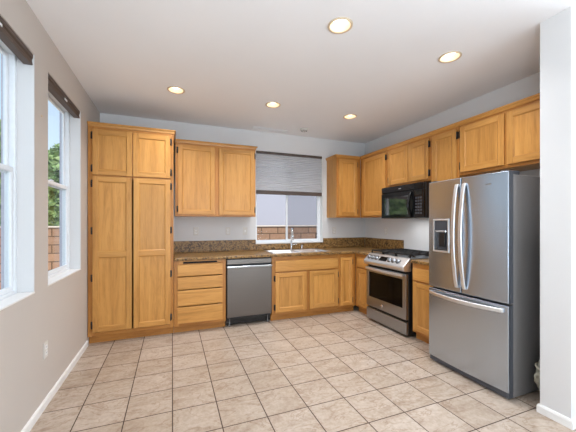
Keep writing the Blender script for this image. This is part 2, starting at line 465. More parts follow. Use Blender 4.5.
struct(MB().box(-.4, YB-.4, H+.2, XE+.4, .3, H+.3, M['roofslab']), 'roof', 'roof slab above the ceiling', 'roof')

def baseboard(name, path, label):
    prof = [(0.0005, 0.0), (.014, 0.0), (.014, .046), (.009, .058), (.0005, .061)]
    struct(MB().sweep(prof, path, M['trim']), name, label, 'baseboard')
baseboard('baseboard_left', [(0, -.62), (0, PD[1])][::-1], 'white baseboard along the left wall')
baseboard('baseboard_partition', [(XE, -3.283), (3.275, -3.283), (3.275, -3.108), (4.04, -3.108)][::-1], 'white baseboard around the short wall end')

# ---- left windows: single-hung vinyl
def hung_window(idx, y0, y1, label):
    o = bpy.data.objects.new('window_%d' % idx, None); COL.objects.link(o)
    o['kind'] = 'structure'; o['label'] = label; o['category'] = 'window'
    z0, z1 = WZ0, WZ1; x0, x1 = -.148, -.092; f = .032; zm = 1.672
    MB().grid([y0+.001, y0+f, y1-f, y1-.001], [z0+.001, z0+f, z1-f, z1-.001], lambda u, v: not (y0+f < u < y1-f and z0+f < v < z1-f), x0, x1, M['vinyl'], 'yz', .003, 1).build('window_frame', o)
    def sash(xa, xb, za, zb, s):
        a, b = y0+f, y1-f
        q = MB().grid([a, a+s, b-s, b], [za, za+s, zb-s, zb], lambda u, v: not (a+s < u < b-s and za+s < v < zb-s), xa, xb, M['vinyl'], 'yz', .004, 1).build('sash', o)
        xm = (xa+xb)/2
        MB().box(xm-.002, a+s-.003, za+s-.003, xm+.002, b-s+.003, zb-s+.003, M['glass']).build('glass_pane', q)
        return q
    sash(-.143, -.122, zm-.02, z1-f, .03)
    lo = sash(-.120, -.098, z0+f, zm+.022, .034)
    MB().box(-.118, (y0+y1)/2-.03, zm+.0225, -.1, (y0+y1)/2+.03, zm+.034, M['vinyl'], .003).build('sash_lock', lo)
    MB().grid([y0-.08, y0-.004, y1+.004, y1+.08], [z0-.08, z0-.004, z1+.004, z1+.08], lambda u, v: not (y0 < u < y1 and z0 < v < z1), -.178, -.1505, M['stucco'], 'yz').build('outer_surround', o)
    MB().box(-.0915, y0+.001, z0+.0005, .004, y1-.001, z0+.012, M['trim'], .003).build('window_sill', o)
    for (a, b) in ((y0+.0005, y0+.006), (y1-.006, y1-.0005)):
        MB().box(-.0915, a, z0+.0125, -.0005, b, z1-.0005, M['paint']).build('window_reveal', o)
    return o
hung_window(1, *LW[0], 'near left wall window cut by the photo edge')
hung_window(2, *LW[1], 'left wall window closer to the pantry cabinet')

def slider_window():
    o = bpy.data.objects.new('window_3', None); COL.objects.link(o)
    o['kind'] = 'structure'; o['label'] = 'sliding window over the sink'; o['category'] = 'window'
    x0, x1, z0, z1 = BWX0, BWX1, BWZ0, BWZ1; f = .028; xm = 2.603
    MB().grid([x0+.001, x0+f, x1-f, x1-.001], [z0+.001, z0+f, z1-f, z1-.001], lambda u, v: not (x0+f < u < x1-f and z0+f < v < z1-f), .085, .145, M['vinyl'], 'xz', .003, 1).build('window_frame', o)
    def sash(a, b, ya, yb, s):
        za, zb = z0+f, z1-f
        q = MB().grid([a, a+s, b-s, b], [za, za+s, zb-s, zb], lambda u, v: not (a+s < u < b-s and za+s < v < zb-s), ya, yb, M['vinyl'], 'xz', .003, 1).build('sash', o)
        ym = (ya+yb)/2
        MB().box(a+s-.003, ym-.002, za+s-.003, b-s+.003, ym+.002, zb-s+.003, M['glass']).build('glass_pane', q); return q
    sash(x0+f, xm+.02, .112, .132, .024)
    r = sash(xm-.02, x1-f, .09, .110, .03)
    MB().box(xm+.01, .136, z0+f, x1-f, .139, z1-f, M['screen']).build('insect_screen', o)
    for dz in (.10, .045):
        MB().box(x1-f-.055, .083, z0+f+dz, x1-f-.035, .0895, z0+f+dz+.022, M['blackmat'], .003).build('sash_latch', r)
    MB().box(x0+.001, -.004, z0+.0005, x1-.001, .0845, z0+.014, M['trim'], .003).build('window_sill', o)
    for (a, b) in ((x0+.0005, x0+.006), (x1-.006, x1-.0005)):
        MB().box(a, .0005, z0+.0145, b, .0845, z1-.0005, M['trim']).build('window_reveal', o)
slider_window()

# ------------------------------------------------------------------ outdoors
M['cap'] = plain('wall_cap', (226, 208, 192), .9)
gw = MB()
gw.box(-9, 0, -.1, 9, .15, 1.24, M['block'])
gw.box(-9.02, -.02, 1.24, 9.02, .17, 1.275, M['cap'], .01)
g_ = gw.build('wall_garden', None, (0, 2.25, 0)); g_['kind'] = 'structure'; g_['label'] = 'tan concrete block garden wall outside the windows'; g_['category'] = 'wall'
struct(MB().box(-14, -10, -.2, 14, 14, -.121, M['concrete']), 'ground', 'pale concrete ground outside', 'ground')
nh = thing('neighbor_house', 'lavender grey stucco house seen through the sink window', 'house', (5.0, 5.4, -.12))
MB().box(-3.7, 0, 0, 3.6, 5, 4.6, M['stucco'], .02).build('house_wall', nh)
MB().prism([(-.5, 4.6), (5.5, 4.6), (2.5, 6.0)], -4.1, 4.0, M['roofslab'], 'x').build('house_roof', nh)

def tree(name, loc, blobs, n, seed, mat, label):
    rnd = random.Random(seed); t = thing(name, label, 'tree', loc, 0, 'trees beyond the garden wall')
    tr = MB(); top = max(b[2] for b in blobs)
    tr.tube([(0, 0, 0), (.05, .03, top*.4), (-.03, .02, top*.8)], [.11, .085, .05], M['bark'], 10)
    for bx, by, bz, br in blobs: tr.tube([(.03, .02, top*.4), (bx*.5, by*.5, (bz+top*.4)/2), (bx, by, bz)], [.05, .035, .015], M['bark'], 6)
    tr.build('trunk', t)
    b = bmesh.new()
    for k in range(n):
        bx, by, bz, br = blobs[rnd.randrange(len(blobs))]
        d = Vector((rnd.gauss(0, 1), rnd.gauss(0, 1), rnd.gauss(0, 1))).normalized()*br*(rnd.random()**.4)
        c = Vector((bx, by, bz))+d; s = rnd.uniform(.05, .11)
        u = Vector((rnd.gauss(0, 1), rnd.gauss(0, 1), rnd.gauss(0, .5))).normalized()
        v = u.cross(Vector((rnd.gauss(0, 1), rnd.gauss(0, 1), rnd.gauss(0, 1)))).normalized()
        pts = [c-u*s, c-u*s*.2+v*s*.42, c+u*s, c-u*s*.2-v*s*.42]
        b.faces.new([b.verts.new(p) for p in pts])
    mb = MB(); mb.add(b, mat); mb.build('foliage', t)
tree('tree', (-3.35, 5.0, -.12), [(0, 0, 1.7, .75), (.2, .2, 2.4, .7), (-.2, .1, 2.6, .7), (.1, -.1, 3.2, .6), (.15, 0, 3.6, .4)], 9000, 1, M['leaf'], 'bushy green tree beyond the wall in the near left window')
tree('tree', (-1.72, 4.9, -.12), [(0, 0, 1.6, .7), (.1, .1, 2.2, .7), (-.15, 0, 2.7, .6), (.1, .1, 3.1, .5)], 9000, 2, M['leaf2'], 'green leafy tree showing in the window beside the pantry')
# ------------------------------------------------------------------ cabinet builder (front faces local -y, wall at local y=0)
DT = .019   # door thickness
def door(parent, x0, x1, z0, z1, yf, hinge=None, nh=2, splits=(), st=.056, name='door'):
    """frame-and-panel door; yf = plane of the face frame"""
    mb = MB(); y0, y1 = yf-DT, yf-.0008
    mb.box(x0, y0, z0, x0+st, y1, z1, OAKZ, .0035, 2); mb.box(x1-st, y0, z0, x1, y1, z1, OAKZ, .0035, 2)
    edges = [z0]+[s for s in splits]+[z1]
    rails = [(z0, z0+st)]+[(s-st*.55, s+st*.55) for s in splits]+[(z1-st, z1)]
    for a, b in rails: mb.box(x0+st-.0005, y0+.0003, a, x1-st+.0005, y1, b, OAKX, .0025, 1)
    ops = [(rails[i][1], rails[i+1][0]) for i in range(len(rails)-1)]
    for a, b in ops:
        xa, xb = x0+st, x1-st; q = .009
        for poly_v, mm in (([(xa, a), (xa+q, a+q), (xa+q, b-q), (xa, b)], OAKZ), ([(xb, a), (xb-q, a+q), (xb-q, b-q), (xb, b)], OAKZ),
                           ([(xa, a), (xa+q, a+q), (xb-q, a+q), (xb, a)], OAKX), ([(xa, b), (xa+q, b-q), (xb-q, b-q), (xb, b)], OAKX)):
            bb = bmesh.new(); out = [0, 1, 1, 0]
            vs = [bb.verts.new((px, y0+.001 if o == 0 else y0+.0085, pz)) for (px, pz), o in zip(poly_v, out)]
            bb.faces.new(vs); mb.add(bb, mm)
    d = mb.build(name, parent)
    for a, b in ops:
        MB().box(x0+st-.002, y0+.0085, a-.002, x1-st+.002, y0+.0125, b+.002, OAKZ).build('door_panel', d)
    if hinge:
        zs = [z0+.07, z1-.07] if nh == 2 else [z0+.08+(z1-z0-.16)*k/(nh-1) for k in range(nh)]
        xh = x0 if hinge == 'L' else x1
        sg = -1 if hinge == 'L' else 1
        for z in zs:
            hb = MB(); xa, xb = sorted((xh, xh+sg*.018))
            hb.box(xa, yf-.004, z-.037, xb, yf-.0005, z+.037, M['hinge'], .001)
            hb.tube([(xh+sg*.002, yf-.012, z-.04), (xh+sg*.002, yf-.012, z+.04)], .009, M['hinge'], 8)
            hb.build('hinge', d)
    return d

def drawer(parent, x0, x1, z0, z1, yf, name='drawer_front'):
    mb = MB(); y0, y1 = yf-DT-.001, yf-.0008
    poly = [(y1, z0+.012), (y0+.004, z0), (y0, z0+.004), (y0, z1-.008), (y0+.004, z1-.002), (y1, z1)]
    mb.prism(poly, x0, x1, OAKX, 'x', .0012, seg=1); return mb.build(name, parent)

def cabinet(name, label, cat, loc, rz, w, d, z0, z1, toe=0.0, crown=None, rails=(), mids=(), group=None, stl=.06, topr=.075, open_top=False):
    """d = depth to the face-frame front. Hollow carcass, face frame, toe kick, crown"""
    t = thing(name, label, cat, loc, rz, group)
    zb = z0+toe; k = .016; e = .0006
    c = MB(); yb, yf = -.002, -d+.02
    c.box(e, yf, zb, e+k, yb, z1, OAKZ); c.box(w-e-k, yf, zb, w-e, yb, z1, OAKZ)
    c.box(e+k, yf, zb, w-e-k, yb, zb+k, OAKX); c.box(e+k, yf, z1-k, w-e-k, yb if not open_top else yf+.06, z1, OAKX)
    c.box(e+k, yb-.006, zb+k, w-e-k, yb, z1-k, OAKZ)
    c.build('carcass', t)
    f = MB(); ya, yz = -d, -d+.0195
    f.box(e, ya, zb, e+stl, yz, z1, FRZ, .0015); f.box(w-e-stl, ya, zb, w-e, yz, z1, FRZ, .0015)
    for a, b in ((zb, zb+.04), (z1-topr, z1)) + tuple(rails): f.box(e+stl, ya+.0003, a, w-e-stl, yz, b, FRX, .001)
    for m0, a, b in mids: f.box(m0-.032, ya+.0002, a, m0+.032, yz, b, FRZ, .001)
    f.build('face_frame', t)
    if toe: MB().box(e, -d+.055, z0, w-e, -d+.07, zb, FRX).build('toe_kick', t)
    if crown:
        lft, rgt = crown
        prof = [(.0008, z1-.038), (.008, z1-.036), (.012, z1-.018), (.024, z1-.006), (.024, z1+.004), (.0008, z1+.004)]
        path = [(0, -.003)] if lft else []
        path += [(0 if lft else e, -d), (w if rgt else w-e, -d)]
        if rgt: path += [(w, -.003)]
        MB().sweep(prof, path, OAKX).build('crown_molding', t)
    return t

R90 = -PI/2
# tall pantry
p = cabinet('pantry_cabinet', 'tall honey oak pantry cabinet in the left corner with four doors', 'cabinet', (.004, 0, 0), 0, .874, .607, 0, 2.432, .088, (False, True), topr=.085, rails=((1.835, 1.875),), mids=((.439, 1.876, 2.34),))
door(p, .046, .435, 1.862, 2.362, -.607, 'L', 2); door(p, .443, .838, 1.862, 2.362, -.607, 'R', 2)
door(p, .046, .430, .135, 1.845, -.607, 'L', 4, (.985,)); door(p, .447, .838, .135, 1.845, -.607, 'R', 4, (.985,))

# base drawers
p = cabinet('drawer_cabinet', 'oak base cabinet with four stacked drawers beside the pantry', 'cabinet', (.8805, 0, 0), 0, .6175, .607, 0, .876, .088, topr=.006, rails=((.822, .838),))
for a, b in ((.690, .832), (.530, .679), (.331, .519), (.122, .320)): drawer(p, .042, .573, a, b, -.607)
for xa, xb in ((.04, .105), (.51, .577)): MB().box(xa, -.6066, .8382, xb, -.588, .8698, OAKX).build('slot_filler', p)
MB().box(.1055, -.6062, .862, .5095, -.588, .8698, OAKX).build('slot_filler', p)
MB().box(.1055, -.590, .8384, .5095, -.50, .8618, M['dark']).build('slot_shade', p)  # dark block stands for the shade inside the open cutting board slot

# sink base + narrow door toward the corner
p = cabinet('sink_cabinet', 'wide oak sink base cabinet with false drawer front and two doors', 'cabinet', (2.112, 0, 0), 0, 1.04, .607, 0, .876, .088, rails=((.64, .69),), mids=((.534, .1, .67),), open_top=True)
drawer(p, .044, 1.01, .672, .822, -.607, 'false_drawer_front')
door(p, .044, .512, .122, .652, -.607, 'L'); door(p, .556, 1.016, .122, .652, -.607, 'R')
p = cabinet('corner_cabinet', 'oak corner base cabinet with one narrow tall door', 'cabinet', (3.1535, 0, 0), 0, .286, .607, 0, .876, .088)
door(p, .018, .222, .115, .825, -.607, 'R', 2, st=.045)

# right run base (front faces -x): local x runs toward the camera
p = cabinet('base_cabinet', 'narrow oak base cabinet left of the range with drawer over door', 'cabinet', (RW, -.609, 0), R90, .342, .608, 0, .876, .088, rails=((.665, .69),))
drawer(p, .06, .32, .685, .825, -.608); door(p, .06, .32, .118, .665, -.608, None)
p = cabinet('base_cabinet', 'narrow oak base cabinet between the range and the refrigerator', 'cabinet', (RW, -1.746, 0), R90, .366, .608, 0, .876, .088, rails=((.665, .69),))
drawer(p, .02, .345, .685, .825, -.608); door(p, .02, .345, .118, .665, -.608, None)

# uppers
UB, UT = 1.42, 2.408
p = cabinet('wall_cabinet', 'oak two-door wall cabinet between the pantry and the window', 'wall cabinet', (.899, 0, 0), 0, 1.063, .325, UB, UT, 0, (False, True), mids=((.524, 1.43, 2.4),))
door(p, .032, .496, 1.446, 2.345, -.325, 'L', 2); door(p, .552, 1.045, 1.446, 2.345, -.325, 'R', 2)
p = cabinet('wall_cabinet', 'oak single-door wall cabinet in the corner right of the sink window', 'wall cabinet', (3.278, 0, 0), 0, .445, .325, UB, UT, 0, None)
MB().sweep([(.0008, UT-.038), (.008, UT-.036), (.012, UT-.018), (.024, UT-.006), (.024, UT+.004), (.0008, UT+.004)], [(0, -.003), (0, -.325), (.42, -.325)], OAKX).build('crown_molding', p)
door(p, .034, .38, 1.446, 2.345, -.325, 'R', 2)
p = cabinet('wall_cabinet', 'oak wall cabinet with one wide door between corner and microwave', 'wall cabinet', (RW, -.327, 0), R90, .655, .325, UB, UT, 0, (False, False))
door(p, .075, .622, 1.446, 2.345, -.325, 'R', 2)
p = cabinet('wall_cabinet', 'short oak two-door wall cabinet above the black microwave', 'wall cabinet', (RW, -.984, 0), R90, .760, .325, 1.838, UT, 0, (False, False), mids=((.416, 1.85, 2.4),))
door(p, .030, .402, 1.862, 2.345, -.325, 'L', 2); door(p, .410, .735, 1.862, 2.345, -.325, 'R', 2)
p = cabinet('wall_cabinet', 'narrow oak wall cabinet between the microwave and refrigerator cabinets', 'wall cabinet', (RW, -1.746, 0), R90, .370, .325, UB, UT, 0, (False, False))
door(p, .024, .348, 1.446, 2.345, -.325, 'R', 2)
p = cabinet('wall_cabinet', 'short oak two-door wall cabinet above the steel refrigerator', 'wall cabinet', (RW, -2.118, 0), R90, .988, .325, 1.838, UT, 0, (False, False), mids=((.48, 1.85, 2.4),))
door(p, .018, .468, 1.868, 2.345, -.325, 'L', 2); door(p, .492, .950, 1.868, 2.345, -.325, 'R', 2)

# ------------------------------------------------------------------ countertops, sink, faucet
CT = .914
c = thing('countertop', 'brown speckled granite countertop running into the corner around the sink', 'countertop', (0, 0, CT))
SX0, SX1, SY0, SY1 = 2.16, 3.02, -.545, -.125
def ctop(u, v):
    if v < -.642: return u > 3.408
    return not (SX0 < u < SX1 and SY0 < v < SY1)
MB().grid([.8815, SX0, SX1, 3.408, RW-.002], [-.952, -.642, SY0, SY1, -.002], ctop, -.0365, 0, M['granite'], 'xy', .011, 3).build('counter_slab', c)
for x0, x1, h in ((.8815, 2.047, .166), (2.0475, 3.208, .095), (3.2085, RW-.0225, .166)):
    MB().box(x0, -.022, .0005, x1, -.002, h, M['granite'], .002).build('backsplash', c)
MB().box(RW-.022, -.951, .0005, RW-.002, -.0225, .166, M['granite'], .002).build('backsplash', c)
c2 = thing('countertop', 'small granite countertop piece between the range and the refrigerator', 'countertop', (RW, -1.745, CT))
MB().grid([-.642, -.002], [-.368, -.001], lambda u, v: True, -.0365, 0, M['granite'], 'xy', .011, 3).build('counter_slab', c2)

s = thing('kitchen_sink', 'stainless double bowl sink set in the granite under the window', 'sink', (0, 0, CT))
MB().grid([SX0-.022, SX0+.02, 2.57, 2.61, SX1-.02, SX1+.022], [SY0-.02, SY0+.02, SY1-.02, SY1+.02],
          lambda u, v: not (SY0+.02 < v < SY1-.02 and (SX0+.02 < u < 2.57 or 2.61 < u < SX1-.02)), .0006, .006, M['sinksteel'], 'xy', .002, 1).build('sink_rim', s)
for a, b in ((SX0+.02, 2.57), (2.61, SX1-.02)):
    bb = bmesh.new(); r0 = [(a, SY0+.02), (b, SY0+.02), (b, SY1-.02), (a, SY1-.02)]
    T = [bb.verts.new((x, y, .002)) for x, y in r0]; q = .02
    Bm = [bb.verts.new((x+(q if i in (0, 3) else -q), y+(q if i < 2 else -q), -.035)) for i, (x, y) in enumerate(r0)]
    B2 = [bb.verts.new((v.co.x, v.co.y, -.18)) for v in Bm]
    for A, Z in ((T, Bm), (Bm, B2)):
        for i in range(4): bb.faces.new((A[i], A[(i+1) % 4], Z[(i+1) % 4], Z[i]))
    bb.faces.new(B2); mb = MB(); mb.add(bb, M['sinksteel']); bo = mb.build('sink_bowl', s)
    MB().lathe([(.0, -.1785), (.03, -.1785), (.042, -.176), (.045, -.1775)], M['chrome'], ((a+b)/2, (SY0+SY1)/2, 0), caps=False).build('drain', bo)

f = thing('faucet', 'tall chrome pull-down faucet behind the sink bowls', 'faucet', (2.61, -.0715, CT))
MB().lathe([(.028, .0008), (.028, .006), (.02, .012), (.017, .05), (.016, .12), (.013, .13)], M['chrome']).build('faucet_body', f)
arc = [(0, 0, .12), (0, 0, .26)]+[(-.018*(1-math.cos(a))*1.0, -.075*(1-math.cos(a)), .26+.075*math.sin(a)) for a in [PI*k/10 for k in range(1, 11)]]
MB().tube(arc, .0115, M['chrome'], 12).build('spout', f)
e = arc[-1]
MB().tube([(e[0], e[1], e[2]), (e[0], e[1]-.002, e[2]-.03), (e[0]-.001, e[1]-.004, e[2]-.1)], [.012, .016, .018], M['chrome'], 12).build('spray_head', f)
MB().tube([(.012, -.003, .075), (.04, -.01, .082), (.105, -.03, .10)], [.011, .008, .006], M['chrome'], 10).build('faucet_handle', f)
d = thing('soap_dispenser', 'small chrome soap dispenser on the counter right of the faucet', 'dispenser', (2.79, -.075, CT))
MB().lathe([(.022, .0008), (.022, .006), (.013, .012), (.012, .05), (.015, .055), (.015, .07), (.0, .072)], M['chrome']).build('dispenser_body', d)
MB().tube([(0, 0, .062), (-.01, -.04, .068), (-.015, -.075, .058)], [.008, .007, .005], M['chrome'], 8).build('dispenser_spout', d)

# ------------------------------------------------------------------ dishwasher
d = thing('dishwasher', 'stainless steel dishwasher between the drawers and the sink cabinet', 'dishwasher', (1.503, 0, 0))
MB().box(.003, -.585, .10, .604, -.03, .872, M['blackmat']).build('tub_body', d)
MB().box(.006, -.624, .803, .601, -.586, .864, M['steeldw'], .004, 2).build('control_strip', d)
dd = MB().box(.006, -.632, .128, .601, -.586, .776, M['steeldw'], .005, 2).build('door_panel', d)
MB().prism([(-.632, .756), (-.644, .760), (-.646, .772), (-.640, .779), (-.60, .779), (-.60, .776), (-.632, .7765)], .006, .601, M['steelh'], 'x').build('door_handle', dd)
MB().box(.006, -.56, .02, .601, -.545, .122, M['black'], .002).build('toe_panel', d)
for x in (.045, .56): MB().lathe([(.012, .0005), (.012, .02), (.007, .022), (.007, .099)], M['greypaint'], (x, -.573, 0)).build('leveling_foot', d)

# ------------------------------------------------------------------ range
r = thing('kitchen_range', 'stainless slide-in gas range with black oven window', 'stove', (RW, -.9605, 0), R90)
RWd = .757
MB().box(.002, -.6365, .03, RWd-.002, -.03, .90, M['blackmat'], .003).build('range_body', r)
dw = MB().box(.004, -.672, .032, RWd-.004, -.637, .180, M['steelh'], .006, 2).build('storage_drawer', r)
do = MB().grid([.004, .058, .694, RWd-.004], [.207, .335, .672, .736], lambda u, v: not (.058 < u < .694 and .335 < v < .672), -.674, -.637, M['steelh'], 'xz', .004, 2).build('oven_door', r)
MB().box(.0585, -.671, .3355, .6935, -.655, .6715, M['ovenglass']).build('oven_window', do)
MB().lathe([(.0, -.679), (.016, -.679), (.018, -.6745)], M['chrome'], (.327, 0, .262), 'y', 20, False).build('round_emblem', do)
hb = MB(); pts = [(.03+.697*k/12, -.700-.022*math.sin(PI*k/12), .722) for k in range(13)]
hb.sweep_rect(pts, .017, .010, (0, .25, 1), M['steelbright'], .006)
for x in (.055, .70): hb.box(x-.012, -.706, .712, x+.012, -.673, .732, M['steelbright'], .003)
hb.build('door_handle', do)
cp = MB().prism([(-.60, .765), (-.688, .768), (-.712, .782), (-.722, .806), (-.716, .828), (-.622, .918), (-.60, .922)], .0, RWd, M['steelbright'], 'x', .006, seg=3).build('control_panel', r)
nrm = Vector((0, -.69, .725)).normalized(); base0 = Vector((0, -.669, .873))
for x in (.075, .150, .225, .47, .545, .62):
    kb = MB(); c0 = base0+Vector((x, 0, 0))+nrm*.001
    kb.tube([c0, c0+nrm*.006, c0+nrm*.0061, c0+nrm*.026, c0+nrm*.028], [.027, .027, .021, .019, .014], M['steelh'], 18)
    kb.tube([c0+nrm*.0005, c0+nrm*.003], [.034, .034], M['blackmat'], 18)
    kb.build('knob', cp)
dp = MB(); t_ = Vector((0, .725, .69))
A = base0+Vector((.30, 0, 0))
bb = bmesh.new(); vs = []
for lift in (.0005, .003):
    for (x, q) in ((.285, -.034), (.425, -.034), (.425, .034), (.285, .034)):
        pnt = Vector((x, base0.y, base0.z))+t_*q+nrm*lift; vs.append(bb.verts.new(pnt))
bb.faces.new(vs[4:]); bb.faces.new(vs[:4])
for i in range(4): bb.faces.new((vs[i], vs[(i+1) % 4], vs[4+(i+1) % 4], vs[4+i]))
dp.add(bb, M['ovenglass']); dp.build('display', cp)
MB().box(.0, -.618, .900, RWd, -.03, .917, M['steelh'], .004, 2).build('cooktop', r)
for i in range(3):
    x0 = .02+i*.241; x1 = x0+.234; g = MB(); zt = .962
    for yy in (-.595, -.325, -.055): g.box(x0, yy-.006, zt-.014, x1, yy+.006, zt, M['iron'], .002)
    for xx in (x0+.006, (x0+x1)/2, x1-.006): g.box(xx-.006, -.6, zt-.014, xx+.006, -.05, zt, M['iron'], .002)
    for yy in (-.46, -.19): g.box(x0, yy-.005, zt-.012, x1, yy+.005, zt-.001, M['iron'], .002)
    for xx in (x0+.006, x1-.006):
        for yy in (-.594, -.056): g.box(xx-.006, yy-.006, .9172, xx+.006, yy+.006, zt-.01, M['iron'])
    g.build('burner_grate', r)
for x, y in ((.137, -.46), (.137, -.19), (.378, -.325), (.62, -.46), (.62, -.19)):
    MB().lathe([(.045, .9172), (.045, .924), (.032, .925), (.032, .931), (.0, .932)], M['iron'], (x, y, 0)).build('burner_cap', r)

# ------------------------------------------------------------------ microwave
m = thing('microwave_oven', 'black over-the-range microwave hung under the cabinet', 'microwave', (RW, -.9845, 1.392), R90)
mw, mh = .760, .430
MB().box(.001, -.405, .004, mw-.001, -.003, mh, M['blackmat'], .004).build('microwave_body', m)
vg = MB().box(.001, -.436, .348, mw-.001, -.4055, mh, M['black'], .008, 2).build('vent_grille', m)
for k in range(4): MB().box(.03, -.4385, .360+.016*k, .60, -.4362, .367+.016*k, M['blackmat'], .001).build('vent_slat', vg)
bd = MB().box(.345, -.4405, .382, .39, -.4388, .394, M['chrome']).build('brand_plate', vg)
md = MB().grid([.001, .06, .505, .60], [.006, .05, .288, .344], lambda u, v: not (.06 < u < .505 and .05 < v < .288), -.438, -.4055, M['black'], 'xz', .005, 2).build('microwave_door', m)
MB().box(.0605, -.4355, .0505, .5045, -.415, .2875, M['mwglass']).build('door_window', md)
pts = [(.566-.0*k, -.440-.048*math.sin(PI*k/14), .02+.31*k/14) for k in range(15)]
MB().tube(pts, [.012+.006*math.sin(PI*k/14) for k in range(15)], M['black'], 12, 1.3).build('door_handle', md)
pn = MB().box(.604, -.437, .006, mw-.001, -.4055, .344, M['black'], .005, 2).build('control_panel', m)
MB().box(.625, -.4385, .285, .735, -.4372, .325, M['display']).build('display', pn)
for i in range(3):
    for j in range(6): MB().box(.627+.038*i, -.4385, .05+.037*j, .655+.038*i, -.4372, .072+.037*j, M['greydark'], .0005).build('button', pn)

cl = bpy.data.lights.new('cooktop_lamp', 'AREA'); cl.shape = 'RECTANGLE'; cl.size = .08; cl.size_y = .32; cl.energy = 2.0; cl.color = (.95, .97, 1.0)
co = bpy.data.objects.new('cooktop_lamp', cl); co.location = (RW-.29, -.9845-.38, 1.392-.003); COL.objects.link(co)

# ------------------------------------------------------------------ refrigerator
fr = thing('refrigerator', 'stainless french door refrigerator with ice and water dispenser', 'refrigerator', (RW-.100, -2.208, 0), R90)
fr.scale = (.972, 1.0, .988)
FW = .761; FD = .756; ft = -.690
MB().box(.006, ft, .009, FW-.006, -.03, 1.722, M['greypaint'], .006, 2).build('fridge_body', fr)
def fdoor(name, x0, x1, z0, z1, hole=None):
    us, vs_ = [x0, x1], [z0, z1]
    if hole: us = [x0, hole[0], hole[1], x1]; vs_ = [z0, hole[2], hole[3], z1]
    us = sorted(set(us+[x0+(x1-x0)*k/14 for k in range(1, 14) if not hole or min(abs(x0+(x1-x0)*k/14-h) for h in hole[:2]) > .012]))
    sol = (lambda u, v: not (hole[0] < u < hole[1] and hole[2] < v < hole[3])) if hole else (lambda u, v: True)
    o = MB().grid(us, vs_, sol, -FD+.002, -FD+.018, M['steel'], 'xz', .006, 3).build(name, fr)
    MB().box(x0+.0005, -FD+.0305, z0+.0005, x1-.0005, ft-.004, z1-.0005, M['greydark'], .004).build('door_gasket', o)
    if hole: MB().grid(us, vs_, sol, -FD+.0182, -FD+.0304, M['greydark'], 'xz').build('door_liner', o)
    else: MB().box(x0+.0005, -FD+.0182, z0+.0005, x1-.0005, -FD+.0304, z1-.0005, M['greydark']).build('door_liner', o)
    return o
GX = .372
dl = fdoor('fridge_door', .001, GX-.004, .736, 1.745, (.062, .246, 1.078, 1.385))
dr = fdoor('fridge_door', GX+.004, FW-.001, .736, 1.745)
dz = fdoor('freezer_drawer', .001, FW-.001, .060, .719)
# dispenser in the left door
ds = MB(); hx0, hx1, hz0, hz1 = .062, .246, 1.078, 1.385
ds.grid([hx0-.002, hx0+.014, hx1-.014, hx1+.002], [hz0-.002, hz0+.014, hz1-.014, hz1+.002], lambda u, v: not (hx0+.014 < u < hx1-.014 and hz0+.014 < v < hz1-.014), -FD-.004, -FD+.03, M['steelbright'], 'xz', .004, 2)
di = ds.build('water_dispenser', dl)
MB().box(hx0+.002, -FD+.028, hz0+.002, hx1-.002, -FD+.03, hz1-.002, M['greydark']).build('dispenser_back', dl)
MB().box(hx0+.0145, -FD+.004, hz1-.105, hx1-.0145, -FD+.027, hz1-.015, M['greydark'], .003).build('dispenser_controls', dl)
MB().box(hx0+.03, -FD-.006, hz1-.122, hx1-.03, -FD+.02, hz1-.107, M['chrome'], .003).build('dispenser_chute', dl)
MB().box(hx0+.055, -FD+.012, hz0+.05, hx1-.055, -FD+.027, hz1-.125, M['blackmat'], .004).build('dispenser_paddle', dl)
MB().box(hx0+.0145, -FD+.001, hz0+.0145, hx1-.0145, -FD+.027, hz0+.026, M['blackmat'], .002).build('drip_tray', dl)
def bow(x, s): return [(x, -FD-.010-.048*math.sin(PI*(k/16))**.8, .785+.900*k/16) for k in range(17)]
for dd_, x in ((dl, GX-.036), (dr, GX+.036)):
    hb = MB(); hb.sweep_rect(bow(x, 1), .0165, .007, (1, 0, 0), M['steelbright'], .004)
    for z in (.79, 1.68): hb.box(x-.014, -FD-.012, z-.012, x+.014, -FD+.0015, z+.012, M['steelbright'], .003)
    hb.build('door_handle', dd_)
hb = MB(); hb.sweep_rect([(.03+.69*k/16, -FD-.010-.050*math.sin(PI*k/16)**.8, .678) for k in range(17)], .0165, .007, (0, 0, 1), M['steelbright'], .004)
for x in (.035, .715): hb.box(x-.012, -FD-.012, .664, x+.012, -FD+.0015, .692, M['steelbright'], .003)
hb.build('drawer_handle', dz)
MB().box(.59, -FD-.0008, 1.655, .635, -FD+.0015, 1.665, M['greypaint']).build('brand_plate', dr)
# the door faces bow gently outward across the full width
for dd_ in (dl, dr, dz):
    for ob in [dd_]+list(dd_.children):
        if ob.name.startswith(('door_liner', 'door_gasket')): continue
        for v in ob.data.vertices:
            if v.co.y < -FD+.012 or ob is not dd_: v.co.y -= .014*(1-((v.co.x-FW/2)/(FW/2))**2)
MB().box(.004, ft-.052, .012, FW-.004, ft-.001, .0575, M['greydark'], .005, 2).build('base_grille', fr)
for x in (.02, FW-.02-.05): MB().box(x, ft-.052, 1.7235, x+.05, ft+.10, 1.756, M['greydark'], .006, 2).build('hinge_cover', fr)
for x in (.045, FW-.10, FW-.035): MB().lathe([(.009, .0005), (.010, .005), (.010, .006), (.006, .008), (.006, .0118)], M['plate'], (x, ft+.02-.045, 0)).build('leveling_foot', fr)

